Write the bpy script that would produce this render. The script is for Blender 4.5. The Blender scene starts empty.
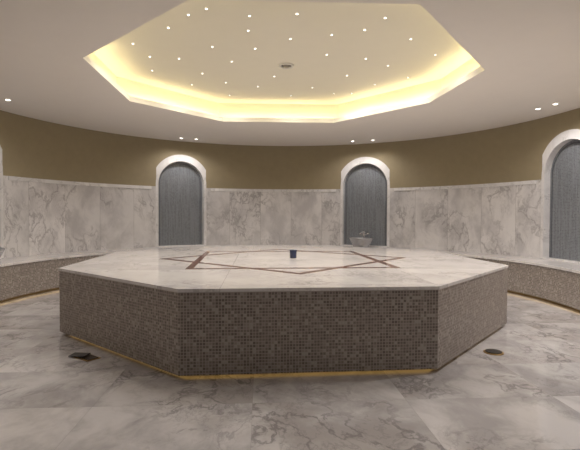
import bpy, bmesh, math, random
from mathutils import Vector, Matrix
random.seed(4)
sc=bpy.context.scene
sc.view_settings.view_transform='Standard'
COL=sc.collection
pi=math.pi
# ------------------------------------------------------------ dimensions (metres)
ZC=2.482; ZU=2.80; RW=3.875; WC=(-0.058,0.207)
PH=0.6; PR=2.29; PPHI=0.026
BENCH_H=0.48; BENCH_R=3.35; ZW=1.608
# ------------------------------------------------------------ node helpers
class NT:
    def __init__(s,name):
        s.m=bpy.data.materials.new(name); s.m.use_nodes=True
        s.t=s.m.node_tree; s.n=s.t.nodes; s.b=s.n['Principled BSDF']
    def add(s,ty,**k):
        nd=s.n.new(ty)
        for a,v in k.items(): setattr(nd,a,v)
        return nd
    def link(s,a,b): s.t.links.new(a,b)
    def val(s,sock,v):
        if isinstance(v,bpy.types.NodeSocket): s.link(v,sock)
        else: sock.default_value=v
    def math(s,op,a,b=0.0,c=0.0,clamp=False):
        nd=s.add('ShaderNodeMath',operation=op,use_clamp=clamp)
        s.val(nd.inputs[0],a); s.val(nd.inputs[1],b); s.val(nd.inputs[2],c)
        return nd.outputs[0]
    def vmath(s,op,a,b=(0,0,0)):
        nd=s.add('ShaderNodeVectorMath',operation=op)
        s.val(nd.inputs[0],a); s.val(nd.inputs[1],b)
        return nd.outputs[0]
    def mix(s,f,a,b,blend='MIX'):
        nd=s.add('ShaderNodeMix',data_type='RGBA',blend_type=blend)
        s.val(nd.inputs[0],f)
        for i,v in ((6,a),(7,b)):
            if not isinstance(v,bpy.types.NodeSocket) and len(v)==3: v=(*v,1)
            s.val(nd.inputs[i],v)
        return nd.outputs[2]
    def noise(s,vec,scale,detail=4,rough=.5,color=False):
        nd=s.add('ShaderNodeTexNoise'); s.link(vec,nd.inputs['Vector'])
        nd.inputs['Scale'].default_value=scale; nd.inputs['Detail'].default_value=detail
        nd.inputs['Roughness'].default_value=rough
        return nd.outputs['Color'] if color else nd.outputs['Fac']
    def coord(s,kind):
        return s.add('ShaderNodeTexCoord').outputs[kind]
    def smooth(s,v,a,b,to0=0.0,to1=1.0):
        nd=s.add('ShaderNodeMapRange',interpolation_type='SMOOTHSTEP')
        s.val(nd.inputs[0],v)
        for i,x in zip((1,2,3,4),(a,b,to0,to1)): nd.inputs[i].default_value=x
        return nd.outputs[0]
    def wn(s,vec):
        nd=s.add('ShaderNodeTexWhiteNoise',noise_dimensions='3D'); s.link(vec,nd.inputs['Vector'])
        return nd.outputs['Value'],nd.outputs['Color']
    def frac_edge(s,p):
        f=s.vmath('FRACTION',p); sp=s.add('ShaderNodeSeparateXYZ'); s.link(f,sp.inputs[0])
        def e(x): return s.math('SUBTRACT',.5,s.math('ABSOLUTE',s.math('SUBTRACT',x,.5)))
        return e(sp.outputs[0]),e(sp.outputs[1])
    def comb(s,t):
        nd=s.add('ShaderNodeCombineXYZ')
        for i in range(3): s.link(t,nd.inputs[i])
        return nd.outputs[0]

def marble(name,base,cloud,vein,coord='Object',size=(0.8,0.8),joint=0.0025,jcol=(.3,.28,.27),scale=1.6,rough=.15,veins=.8,tint=.12,warm=None,aniso=(1.15,.55),jf=.7):
    k=NT(name); co=k.coord(coord)
    p=k.vmath('DIVIDE',co,(size[0],size[1],1000.0))
    p=k.vmath('ADD',p,(.37,.0 if coord=='UV' else .21,.5))
    cell=k.vmath('FLOOR',p); rv,rc=k.wn(cell)
    off=k.vmath('MULTIPLY',rc,(9,9,9))
    q=k.vmath('ADD',co,off)
    w=k.vmath('SUBTRACT',k.noise(q,scale*.9,3,.55,True),(.5,.5,.5))
    q2=k.vmath('ADD',q,k.vmath('MULTIPLY',w,(.45,.45,.45)))
    rot=k.add('ShaderNodeMapping'); k.link(q2,rot.inputs['Vector']); rot.inputs['Rotation'].default_value=(0,0,.7); rot.inputs['Scale'].default_value=(aniso[0],aniso[1],.8)
    st=rot.outputs[0]
    c=k.smooth(k.noise(st,scale*1.5,7,.62),.38,.66)
    n1=k.noise(st,scale*1.7,6,.62)
    r1=k.math('ABSOLUTE',k.math('SUBTRACT',n1,.5))
    v1=k.smooth(r1,0.0,.032,1,0)
    n2=k.noise(st,scale*4,5,.65); v2=k.smooth(k.math('ABSOLUTE',k.math('SUBTRACT',n2,.47)),0,.03,.45,0)
    mask=k.smooth(k.noise(q,scale*.8,2,.5),.36,.60)
    v=k.math('MULTIPLY',k.math('MAXIMUM',v1,v2),k.math('MULTIPLY',mask,veins))
    colr=k.mix(c,base,cloud)
    if warm: colr=k.mix(k.smooth(k.noise(q,scale*.8,5,.65),.47,.64,0,.6),colr,warm)
    colr=k.mix(v,colr,vein)
    t=k.math('MULTIPLY_ADD',rv,tint*2,1-tint)
    colr=k.mix(1.0,colr,k.comb(t),'MULTIPLY')
    if joint>0:
        ex,ey=k.frac_edge(p)
        j=k.math('MAXIMUM',k.math('LESS_THAN',ex,joint/size[0]),k.math('LESS_THAN',ey,joint/size[1]))
        colr=k.mix(k.math('MULTIPLY',j,jf),colr,jcol)
    k.link(colr,k.b.inputs['Base Color'])
    k.link(k.math('MULTIPLY_ADD',c,.05,rough),k.b.inputs['Roughness'])
    return k.m

def mosaic(name,pitch,cols,grout,edge=.13,rough=.3,streak=None,big2=((.18,.15,.125),(.42,.37,.33)),bigf=.28):
    k=NT(name); co=k.coord('UV')
    p=k.vmath('DIVIDE',co,(pitch,pitch,1000)); p=k.vmath('ADD',p,(.01,.01,.5))
    rv,rc=k.wn(k.vmath('FLOOR',p))
    ramp=k.add('ShaderNodeValToRGB'); ramp.color_ramp.interpolation='CONSTANT'
    el=ramp.color_ramp.elements
    while len(el)<len(cols): el.new(.5)
    acc=0
    for e,(wt,c) in zip(el,cols):
        e.position=acc; e.color=(*c,1); acc+=wt
    k.link(rv,ramp.inputs[0])
    colr=ramp.outputs[0]
    big=k.noise(co,1.3,3,.5)
    colr=k.mix(bigf,colr,k.mix(big,*big2))
    if streak:
        wv=k.vmath('SUBTRACT',k.noise(co,3.5,2,.5,True),(.5,.5,.5))
        q=k.vmath('ADD',co,k.vmath('MULTIPLY',wv,(.03,0,0)))
        s=k.noise(k.vmath('MULTIPLY',q,(40,1.6,1)),1.0,2,.5)
        colr=k.mix(k.smooth(s,.42,.62,0,.55),colr,streak)
    ex,ey=k.frac_edge(p)
    g=k.smooth(k.math('MINIMUM',ex,ey),edge*.6,edge,1,0)
    colr=k.mix(g,colr,grout)
    k.link(colr,k.b.inputs['Base Color'])
    k.link(k.math('MULTIPLY_ADD',g,.4,rough),k.b.inputs['Roughness'])
    bp=k.add('ShaderNodeBump'); bp.inputs['Strength'].default_value=.4; bp.inputs['Distance'].default_value=.002
    k.link(k.math('SUBTRACT',1.0,g),bp.inputs['Height']); k.link(bp.outputs[0],k.b.inputs['Normal'])
    return k.m
def plain(name,col,rough=.5,metal=0,var=.08,scale=6,em=None,es=0):
    k=NT(name); co=k.coord('Object')
    n=k.noise(co,scale,4,.6)
    c=k.mix(n,tuple(x*(1-var) for x in col),tuple(min(1,x*(1+var)) for x in col))
    k.link(c,k.b.inputs['Base Color']); k.b.inputs['Roughness'].default_value=rough; k.b.inputs['Metallic'].default_value=metal
    if em:
        k.b.inputs['Emission Color'].default_value=(*em,1); k.b.inputs['Emission Strength'].default_value=es
    return k.m

M_wallmarble=marble('wall_marble',(.74,.715,.705),(.54,.52,.52),(.31,.29,.29),'UV',(0.62,1.7),.002,jcol=(.25,.23,.22),scale=1.6,rough=.18,veins=.7,tint=.09,aniso=(1.1,.65))
M_floor=marble('floor_marble',(.63,.605,.60),(.41,.39,.39),(.21,.195,.195),'Object',(0.9,0.6),.0015,scale=1.7,rough=.08,tint=.09,veins=.75,warm=(.37,.335,.315),aniso=(1,.7),jf=.4)
M_top=marble('platform_marble',(.80,.765,.745),(.66,.63,.615),(.40,.37,.36),'Object',(1.5,0.9),.0015,scale=1.6,rough=.07,tint=.05,veins=.55,aniso=(1,.7))
M_trim=marble('trim_marble',(.78,.765,.76),(.69,.675,.67),(.5,.485,.48),'Object',(3,3),0,scale=2.5,rough=.2)
M_paint=plain('khaki_plaster',(.32,.265,.165),.75,var=.10,scale=9)
M_ceil=plain('ceiling_plaster',(.79,.74,.685),.85,var=.02)
M_ceil2=plain('recess_plaster',(.78,.74,.62),.85,var=.02)
cols=[(.24,(.115,.088,.072)),(.26,(.215,.175,.148)),(.20,(.16,.13,.108)),(.18,(.31,.265,.23)),(.12,(.43,.385,.345))]
M_mosaic=mosaic('mosaic_tiles',.0205,cols,(.40,.355,.32))
gcols=[(.3,(.14,.152,.168)),(.3,(.175,.187,.205)),(.2,(.215,.227,.245)),(.2,(.115,.126,.14))]
M_nmosaic=mosaic('niche_mosaic',.02,gcols,(.22,.233,.252),streak=(.27,.285,.308),rough=.2,big2=((.15,.162,.178),(.21,.222,.24)))
M_inlay=plain('brown_marble_inlay',(.18,.085,.055),.12,var=.3,scale=14)
M_chrome=plain('chrome',(.6,.6,.6),.2,1,.02)
M_dark=plain('dark_metal',(.05,.045,.04),.4,.6)
M_border=plain('dark_grey_border_tiles',(.08,.085,.095),.3)
M_steel=plain('brushed_steel',(.3,.27,.23),.4,.9)
M_brass=plain('worn_brass',(.42,.27,.10),.35,.9)
M_basin=plain('polished_grey_basin',(.5,.5,.51),.15,.6,var=.2,scale=12)
M_lens=plain('lamp_lens',(1,1,1),.4,em=(1,.95,.86),es=8)
M_star=plain('star_lens',(1,1,1),.4,em=(1,.97,.9),es=7)
M_ring=plain('white_bezel',(.7,.68,.62),.4)
M_led=plain('led_warm',(1,.8,.5),.5,em=(1,.62,.18),es=.7)
M_cove=plain('led_cove',(1,.9,.7),.5,em=(1,.8,.45),es=2)
M_plinth=plain('plinth_stone',(.3,.26,.22),.6)
M_glass=plain('blue_glass',(.015,.022,.07),.08); M_glassrim=plain('pale_rim',(.35,.38,.45),.2)

# ------------------------------------------------------------ mesh helpers
def fixn(o,merge=0):
    bm=bmesh.new(); bm.from_mesh(o.data)
    if merge: bmesh.ops.remove_doubles(bm,verts=bm.verts,dist=merge)
    bmesh.ops.recalc_face_normals(bm,faces=bm.faces); bm.to_mesh(o.data); bm.free()
def obj(name,verts,faces,mats,parent=None,uvs=None,fm=None,smooth=False):
    me=bpy.data.meshes.new(name); me.from_pydata([tuple(v) for v in verts],[],faces)
    for m in (mats if isinstance(mats,list) else [mats]): me.materials.append(m)
    if fm:
        for p_,i in zip(me.polygons,fm): p_.material_index=i
    if uvs:
        ul=me.uv_layers.new(name='UVMap')
        for p_,u in zip(me.polygons,uvs):
            for l,c in zip(p_.loop_indices,u): ul.data[l].uv=c
    if smooth:
        for p_ in me.polygons: p_.use_smooth=True
    me.update()
    o=bpy.data.objects.new(name,me); COL.objects.link(o)
    if parent: o.parent=parent
    return o
def empty(name,loc=(0,0,0),rz=0):
    o=bpy.data.objects.new(name,None); o.location=loc; o.rotation_euler=(0,0,rz); o.empty_display_size=.1
    COL.objects.link(o); return o
def tag(o,label,cat,group=None,kind=None):
    o['label']=label; o['category']=cat
    if group: o['group']=group
    if kind: o['kind']=kind
def struct(o): o['kind']='structure'
def octv(r,ph=PPHI,z=0,c=(0,0)):
    return [(c[0]+r*math.cos(ph-pi/2+(k+.5)*pi/4),c[1]+r*math.sin(ph-pi/2+(k+.5)*pi/4),z) for k in range(8)]
def prism(name,ring0,ring1,mat,parent=None,caps=True):
    n=len(ring0); V=list(ring0)+list(ring1); F=[];U=[]
    acc=0
    for i in range(n):
        j=(i+1)%n; L=(Vector(ring0[i])-Vector(ring0[j])).length
        F.append((i,j,n+j,n+i)); z0=ring0[0][2];z1=ring1[0][2]
        U.append([(acc,z0),(acc+L,z0),(acc+L,z1),(acc,z1)]); acc+=L
    if caps:
        F.append(tuple(range(n,2*n))); U.append([v[:2] for v in ring1])
        F.append(tuple(reversed(range(n)))); U.append([v[:2] for v in reversed(ring0)])
    return obj(name,V,F,mat,parent,U)
def lathe(name,prof,mat,parent=None,seg=32,sharp=False,loc=(0,0,0),flute=0,nf=8):
    V=[];F=[];m=len(prof)
    for s in range(seg):
        a=2*pi*s/seg
        for i,(r,z) in enumerate(prof):
            rr=r*(1+flute*math.cos(nf*a)) if flute else r
            V.append((loc[0]+rr*math.cos(a),loc[1]+rr*math.sin(a),loc[2]+z))
    for s in range(seg):
        t=(s+1)%seg
        for i in range(m-1):
            F.append((s*m+i,t*m+i,t*m+i+1,s*m+i+1))
    o=obj(name,V,F,mat,parent,smooth=not sharp); fixn(o,1e-5)
    return o
def box(name,lo,hi,mat,parent=None,bev=0):
    x0,y0,z0=lo;x1,y1,z1=hi
    V=[(x0,y0,z0),(x1,y0,z0),(x1,y1,z0),(x0,y1,z0),(x0,y0,z1),(x1,y0,z1),(x1,y1,z1),(x0,y1,z1)]
    F=[(0,3,2,1),(4,5,6,7),(0,1,5,4),(1,2,6,5),(2,3,7,6),(3,0,4,7)]
    o=obj(name,V,F,mat,parent)
    if bev:
        md=o.modifiers.new('b','BEVEL'); md.width=bev; md.segments=3
    return o
def P(th,r,z):
    return (WC[0]+r*math.sin(th),WC[1]+r*math.cos(th),z)
def arcbox(name,r0,r1,z0,z1,a0,a1,mat,parent=None,step=math.radians(2)):
    n=max(2,int((a1-a0)/step)+1); V=[];F=[];U=[]
    for i in range(n):
        a=a0+(a1-a0)*i/(n-1)
        V+=[P(a,r0,z0),P(a,r1,z0),P(a,r1,z1),P(a,r0,z1)]
    for i in range(n-1):
        a=a0+(a1-a0)*i/(n-1);b=a0+(a1-a0)*(i+1)/(n-1); q=4*i
        for (s,t,va,vb,r) in ((0,1,None,None,0),(1,2,z0,z1,r1),(2,3,None,None,0),(3,0,z1,z0,r0)):
            F.append((q+s,q+4+s,q+4+t,q+t))
            if va is None:
                U.append([V[q+s][:2],V[q+4+s][:2],V[q+4+t][:2],V[q+t][:2]])
            else: U.append([(r*a,va),(r*b,va),(r*b,vb),(r*a,vb)])
    F.append((0,1,2,3)); U.append([(r0,z0),(r1,z0),(r1,z1),(r0,z1)])
    q=4*(n-1); F.append((q+3,q+2,q+1,q)); U.append([(r0,z1),(r1,z1),(r1,z0),(r0,z0)])
    o=obj(name,V,F,mat,parent,U); fixn(o)
    return o

# ------------------------------------------------------------ niche angles (about wall centre)
def wallang(deg):
    a=math.radians(deg); d=(math.sin(a),math.cos(a))
    w=(-WC[0],-WC[1]); b=d[0]*w[0]+d[1]*w[1]; c=w[0]**2+w[1]**2-RW**2
    t=-b+math.sqrt(b*b-c)
    return math.atan2(d[0]*t-WC[0],d[1]*t-WC[1])
NI=[wallang(x) for x in (-78.2,-26.1,25.7,80.6)]
HWI,HWO,HWW=.44,.565,.49; SPR=1.66
# ------------------------------------------------------------ room shell
OPEN=math.radians(148)
def wall():
    ang=set()
    a=-OPEN
    while a<=OPEN+1e-9: ang.add(round(a,6)); a+=math.radians(1.5)
    ang.add(round(OPEN,6))
    dh=math.asin(HWW/RW)
    for c in NI:
        ang={x for x in ang if not (c-dh-1e-3<=x<=c+dh+1e-3)}
        for i in range(25):
            ang.add(round(c+math.asin(HWW/RW*math.sin(pi*(i/24-.5))),6))
    ang=sorted(ang)
    segs=[]
    def low(a):
        for c in NI:
            s=RW*math.sin(a-c)
            if abs(a-c)<.3 and abs(s)<=HWW+1e-4: return SPR+math.sqrt(max(0,HWW**2-s*s))
        return None
    prev='x'
    for a,b in zip(ang[:-1],ang[1:]):
        m=low((a+b)/2)
        kind='n' if m is None else 'h'
        if kind!=prev: segs.append(([],[],[],[])); prev=kind
        V,F,U,fm=segs[-1]
        def quad(za0,zb0,za1,zb1,mi):
            i=len(V); V.extend([P(a,RW,za0),P(b,RW,zb0),P(b,RW,zb1),P(a,RW,za1)])
            F.append((i,i+1,i+2,i+3)); U.append([(RW*a,za0),(RW*b,zb0),(RW*b,zb1),(RW*a,za1)]); fm.append(mi)
        if m is None: quad(0,0,ZW,ZW,0); quad(ZW,ZW,ZC,ZC,1)
        else: quad(low(a) or SPR,low(b) or SPR,ZC,ZC,1)
    for i,(V,F,U,fm) in enumerate(segs):
        o=obj('wall_round_%d'%(i+1),V,F,[M_wallmarble,M_paint],None,U,fm)
        bm=bmesh.new(); bm.from_mesh(o.data); bmesh.ops.remove_doubles(bm,verts=bm.verts,dist=1e-4)
        bm.to_mesh(o.data); bm.free(); struct(o)
wall()
tn=1
edges=[-OPEN]
dh=math.asin(HWO/RW)
for c in NI: edges+=[c-dh,c+dh]
edges.append(OPEN)
for i in range(0,len(edges),2):
    o=arcbox('trim_%d'%tn,RW-.012,RW-.0005,ZW-.055,ZW,edges[i]+.002,edges[i+1]-.002,M_trim); struct(o); tn+=1
jl=P(-OPEN,RW,0); jr=P(OPEN,RW,0); YB=-7.0
def wq(name,a,b):
    L=(Vector(b)-Vector(a)).length
    V=[(a[0],a[1],0),(b[0],b[1],0),(b[0],b[1],ZW),(a[0],a[1],ZW),(b[0],b[1],ZC),(a[0],a[1],ZC)]
    o=obj(name,V,[(0,1,2,3),(3,2,4,5)],[M_wallmarble,M_paint],None,[[(0,0),(L,0),(L,ZW),(0,ZW)],[(0,ZW),(L,ZW),(L,ZC),(0,ZC)]],[0,1]); struct(o)
wq('wall_left',(jl[0],YB),jl[:2]); wq('wall_right',jr[:2],(jr[0],YB)); wq('wall_front',(jr[0],YB),(jl[0],YB))
o=obj('floor',[(-4.6,-7.3,0),(4.6,-7.3,0),(4.6,4.8,0),(-4.6,4.8,0)],[(0,1,2,3)],M_floor); struct(o)
OP=[(0.758,-2.159),(1.853,-0.879),(1.79,.40),(0.81,1.70),(-0.86,1.76),(-1.90,.62),(-1.879,-0.921),(-0.765,-2.102)]
def offs(pts,d):
    n=len(pts);out=[]
    for i in range(n):
        p0=Vector(pts[i-1]);p1=Vector(pts[i]);p2=Vector(pts[(i+1)%n])
        e1=(p1-p0).normalized();e2=(p2-p1).normalized()
        n1=Vector((e1.y,-e1.x));n2=Vector((e2.y,-e2.x)); b=(n1+n2).normalized()
        out.append(tuple(p1+b*(d/b.dot(n1))))
    return out
outer=[(v[0]*1,v[1]-.6) for v in octv(8.6,0)]
V=[(*p,ZC) for p in OP]+[(*p[:2],ZC) for p in outer]
o=obj('ceiling',V,[(i,8+i,8+(i+1)%8,(i+1)%8) for i in range(8)],M_ceil); struct(o)
IN2=offs(OP,.03); LED=offs(OP,.18)
LIP=.065
rings=[[(*p,ZC) for p in OP],[(*p,ZC+LIP) for p in OP],[(*p,ZC+LIP) for p in IN2],[(*p,ZC+.02) for p in IN2],[(*p,ZC+.02) for p in LED],[(*p,ZU) for p in LED]]
V=[];F=[]
for r in rings: V+=r
for k in range(5):
    for i in range(8):
        j=(i+1)%8; F.append((k*8+i,k*8+j,(k+1)*8+j,(k+1)*8+i))
F.append(tuple(range(40,48)))
o=obj('trim_%d'%tn,V,F,M_ceil2); tn+=1; struct(o)
MID=offs(OP,.065)
for i in range(8):
    a=Vector((*MID[i],0));b=Vector((*MID[(i+1)%8],0)); mid=(a+b)/2; L=(b-a).length; d=(b-a).normalized(); rz=math.atan2(d.y,d.x)
    e=box('led_cove_strip',(-L/2+.02,-.012,0),(L/2-.02,.012,.012),M_cove); e.location=(mid.x,mid.y,ZC+.021); e.rotation_euler=(0,0,rz)
    tag(e,'warm white LED strip hidden behind the ceiling recess lip','light strip','cove LED strips')
    ld=bpy.data.lights.new('cove_light','AREA'); ld.shape='RECTANGLE'; ld.size=L-.04; ld.size_y=.02; ld.energy=2.8; ld.color=(1,.87,.53)
    lo=bpy.data.objects.new('cove_light',ld); COL.objects.link(lo); lo.parent=e
    lo.rotation_euler=(pi+math.radians(40),0,0); lo.location=(0,-.005,.026)

# ------------------------------------------------------------ niches
def arch(w0,n=24,z0=BENCH_H):
    pts=[(-w0,z0)]
    for i in range(n+1):
        a=pi-pi*i/n; pts.append((w0*math.cos(a),SPR+w0*math.sin(a)))
    pts.append((w0,z0)); return pts
def archring(name,wi,wo,y0,y1,mat,parent,z0=BENCH_H+.002):
    A=arch(wi,28,z0);B=arch(wo,28,z0);n=len(A)
    V=[(x,y0,z) for x,z in A]+[(x,y0,z) for x,z in B]+[(x,y1,z) for x,z in A]+[(x,y1,z) for x,z in B]
    F=[]
    for i in range(n-1):
        F+=[(i,i+1,n+i+1,n+i),(2*n+i,3*n+i,3*n+i+1,2*n+i+1),(i,2*n+i,2*n+i+1,i+1),(n+i,n+i+1,3*n+i+1,3*n+i)]
    F+=[(0,n,3*n,2*n),(n-1,3*n-1,4*n-1,2*n-1)]
    o=obj(name,V,F,mat,parent); fixn(o)
    return o
for c in NI:
    e=empty('arched_niche',P(c,RW,0),-c)
    tag(e,'round-arched wall niche with white marble surround and grey mosaic back','niche','arched wall niches')
    archring('marble_surround',HWI,HWO,-.03,.08,M_trim,e)
    A=arch(HWI+.01,28,BENCH_H); V=[(x,.07,z) for x,z in A]
    obj('mosaic_panel',V,[tuple(range(len(A)))],M_nmosaic,e,[[(x,z) for x,z in A]])
    archring('panel_border',HWI-.045,HWI-.036,.064,.072,M_border,e)
    box('sill',(-HWI,-.03,BENCH_H+.001),(HWI,.07,BENCH_H+.02),M_trim,e)

# ------------------------------------------------------------ benches
e=empty('wall_bench',P(0,BENCH_R,0))
tag(e,'curved mosaic-fronted bench with white marble seat along the round wall','bench')
BA=math.radians(143)
def rel(o):
    o.parent=e; o.location=-e.location
rel(arcbox('seat_slab',BENCH_R-.02,RW-.001,BENCH_H-.03,BENCH_H,-BA,BA,M_top))
rel(arcbox('mosaic_front',BENCH_R,RW-.05,.045,BENCH_H-.03,-BA,BA,M_mosaic))
rel(arcbox('plinth',BENCH_R+.10,RW-.06,0,.045,-BA,BA,M_plinth))
rel(arcbox('led_strip',BENCH_R+.08,BENCH_R+.10,.03,.04,-BA,BA,M_led))

# ------------------------------------------------------------ central platform
e=empty('heated_platform')
tag(e,'large octagonal heated stone with mosaic sides and polished marble top','hammam platform')
prism('mosaic_body',octv(PR,z=.028),octv(PR,z=PH-.022),M_mosaic,e)
prism('marble_top',octv(PR+.008,z=PH-.022),octv(PR+.008,z=PH),M_top,e)
prism('plinth',octv(PR-.11,z=0),octv(PR-.11,z=.028),M_plinth,e)
prism('led_strip',octv(PR-.09,z=.014),octv(PR-.09,z=.026),M_led,e)
INY=-.05
def sqring(R,w,rot,z,name):
    V=[];F=[]
    for rr in (R,R-w*math.sqrt(2)):
        for zz in (z,z+.0015):
            for k in range(4):
                a=rot+k*pi/2; V.append((rr*math.cos(a),rr*math.sin(a)+INY,zz))
    for k in range(4):
        j=(k+1)%4
        F+=[(4+k,4+j,12+j,12+k),(k,j,4+j,4+k),(8+k,12+k,12+j,8+j)]
    return obj(name,V,F,M_inlay,e)
sqring(1.39,.065,PPHI+pi/4,PH,'star_inlay'); sqring(1.39,.065,PPHI,PH+.0003,'star_inlay')

# ------------------------------------------------------------ cup
e=empty('candle_cup',(.08,-.03,PH+.002)); tag(e,'small dark blue glass cup standing on the marble platform','cup')
lathe('glass',[(0,0),(.036,0),(.039,.004),(.041,.08),(.0415,.09),(.038,.09),(.036,.03),(0,.02)],M_glass,e)
lathe('rim',[(.038,.0905),(.0417,.0905),(.0417,.096),(.038,.096),(.038,.0905)],M_glassrim,e)
# ------------------------------------------------------------ basins
def basin(th,r):
    e=empty('wash_basin',P(th,r,BENCH_H+.001),-th); tag(e,'round polished silver-grey wash basin with chrome tap on the bench','basin','wash basins')
    lathe('bowl',[(0,0),(.15,0),(.16,.015),(.15,.03),(.175,.07),(.20,.12),(.215,.155),(.222,.16),(.222,.185),(.195,.185),(.175,.15),(.10,.08),(0,.07)],M_basin,e,48,flute=.012,nf=12)
    box('tap_body',(-.025,.205,.17),(.025,.24,.30),M_chrome,e,.006)
    lathe('tap_handle',[(0,0),(.03,0),(.034,.012),(.02,.03),(0,.032)],M_chrome,e,16,loc=(-.07,.22,.24))
    lathe('tap_handle',[(0,0),(.03,0),(.034,.012),(.02,.03),(0,.032)],M_chrome,e,16,loc=(.07,.22,.24))
    box('tap_bar',(-.07,.21,.23),(.07,.23,.245),M_chrome,e,.004)
    box('spout',(-.012,.08,.275),(.012,.21,.295),M_chrome,e,.005)
basin(NI[2]+.004,3.56); basin(NI[0]-.05,3.60)
# ------------------------------------------------------------ floor drains
e=empty('floor_drain',(-1.60,-1.62,0.0005),-pi/4+.1); tag(e,'dark floor drain with loose tilted cover and brass edge','drain')
box('frame',(-.10,-.055,0),(.10,.055,.005),M_brass,e,.002)
box('recess',(-.088,-.043,.0045),(.088,.043,.007),M_dark,e)
for i in range(7): box('bar',(-.085+i*.026,-.043,.007),(-.074+i*.026,.043,.010),M_steel,e)
o=box('cover',(-.075,-.035,0),(.075,.035,.006),M_dark,e,.002); o.location=(-.045,-.03,.017); o.rotation_euler=(math.radians(7),math.radians(-4),math.radians(18))
e=empty('floor_drain',(1.56,-1.66,.0005)); tag(e,'round metal floor drain in the marble floor','drain')
lathe('frame',[(0,0),(.075,0),(.075,.006),(.06,.008),(0,.008)],M_brass,e,32,True)
lathe('cover',[(0,.008),(.062,.008),(.062,.012),(.02,.014),(0,.014)],M_dark,e,32,True)

# ------------------------------------------------------------ ceiling lights
stars=[(-0.75,-1.22),(-0.92,-1.09),(-0.39,-1.11),(0.02,-1.18),(0.8,-1.16),(-1.15,-0.8),(-1.59,-0.37),(-0.41,-0.79),(0,-0.62),(-0.79,-0.35),(0.39,-0.75),(0.68,-0.89),(1.18,-0.71),(-1.2,0.04),(-0.62,0.09),(-0.35,-0.33),(0.42,-0.21),(0.78,0.5),(0.87,-0.12),(1.59,-0.3),(-1.6,0.49),(-1.01,0.56),(-1.21,1.05),(-0.75,0.92),(-0.33,1.07),(0.41,1.06),(0.75,1.33),(1.56,0.52),(1.22,0.85),(1.18,0.09),(-1.51,0.0),(-0.74,1.55),(0.15,1.5),(1.0,1.3),(-.12,.6)]
down=[(-3.37,.66),(-1.73,3.27),(-1.47,3.35),(1.43,3.31),(1.78,3.17),(3.30,.57),(3.36,.31)]
vent=(0.0,.10)
def disc(name,r,rl,mats):
    n=20;V=[];F=[];fm=[]
    def ring(rr,z):
        i=len(V)
        for k in range(n): V.append((rr*math.cos(2*pi*k/n),rr*math.sin(2*pi*k/n),z))
        return i
    a=ring(r,0);b=ring(r,-.006);c=ring(rl,-.008);d=ring(rl,-.005)
    for x,y in ((a,b),(b,c),(c,d)):
        for k in range(n): F.append((x+k,x+(k+1)%n,y+(k+1)%n,y+k)); fm.append(0)
    F.append(tuple(d+k for k in reversed(range(n)))); fm.append(1)
    return obj(name,V,F,mats,None,None,fm)
def beam(par,en,deg,col,soft):
    ld=bpy.data.lights.new('beam','SPOT'); ld.energy=en; ld.spot_size=math.radians(deg); ld.spot_blend=.8; ld.color=col; ld.shadow_soft_size=soft
    lo=bpy.data.objects.new('beam',ld); COL.objects.link(lo); lo.parent=par; lo.location=(0,0,-.03)
for i,(x,y) in enumerate(stars):
    if i==0: s0=s1=disc('star_light',.015,.010,[M_ring,M_star])
    else: s1=s0.copy(); COL.objects.link(s1)
    s1.location=(-.29+(x+.29)*.984,-5.126+(y+5.126)*.984,ZU-.001); tag(s1,'tiny round white star light set in the recessed ceiling','ceiling light','star lights in the ceiling recess')
    beam(s1,8.8,165,(1,.93,.875),.02)
hall_fill=[(-1.2,-5.9),(1.0,-5.9),(-1.0,-3.9),(1.0,-3.9)]  # unseen fill lamps added at the camera end to light the platform front
ring_fill=[P(-2.2,3.2,0)[:2],P(2.2,3.2,0)[:2],P(-1.7,3.2,0)[:2],P(1.9,3.2,0)[:2]]  # unseen fill lamps added round the ring to brighten the room
en=[15]*7+[8,16,4,9]+[10,75,18,55]  # added ring lamps on the right run stronger, for a paler right platform face
for i,(x,y) in enumerate(down+hall_fill+ring_fill):
    if i==0: s1=s0=disc('recessed_downlight',.04,.028,[M_ring,M_lens])
    else: s1=s0.copy(); COL.objects.link(s1)
    s1.location=(x,y,ZC-.001); tag(s1,'small round recessed downlight in the pale plaster ceiling','ceiling light','recessed downlights')  # visible downlights and the added unseen fill lamps share this tag
    beam(s1,en[i],150,(1,.945,.91),.03)
e=empty('ceiling_vent',(vent[0],vent[1],ZU-.001)); tag(e,'round grey ceiling vent at the centre of the recess','vent')
lathe('vent_ring',[(.09,0),(.09,-.01),(.075,-.018),(.06,-.012),(.06,0)],M_ring,e,32)
lathe('vent_core',[(0,-.003),(.06,-.003)],M_dark,e,32); lathe('vent_cone',[(.04,-.004),(.045,-.012),(.03,-.018),(0,-.018)],M_steel,e,24)

# ------------------------------------------------------------ world + camera
w=bpy.data.worlds.new('w'); sc.world=w; w.use_nodes=True
w.node_tree.nodes['Background'].inputs[0].default_value=(.05,.05,.05,1)
CAM=(-0.29160,-5.12604,1.08311); yaw,pit,rol,f=0.06551,-0.02148,0.00428,453.775
fw=Vector((math.sin(yaw)*math.cos(pit),math.cos(yaw)*math.cos(pit),math.sin(pit)))
rt=Vector((math.cos(yaw),-math.sin(yaw),0)); up=rt.cross(fw)
cd=bpy.data.cameras.new('cam'); cam=bpy.data.objects.new('cam',cd); COL.objects.link(cam)
cd.sensor_width=36; cd.lens=f/580*36; cd.clip_start=.05
c,sn=math.cos(rol),math.sin(rol)
r2=rt*c+up*sn; u2=up*c-rt*sn
m=Matrix((r2,u2,-fw)).transposed().to_4x4(); m.translation=Vector(CAM)
cam.matrix_world=m; sc.camera=cam
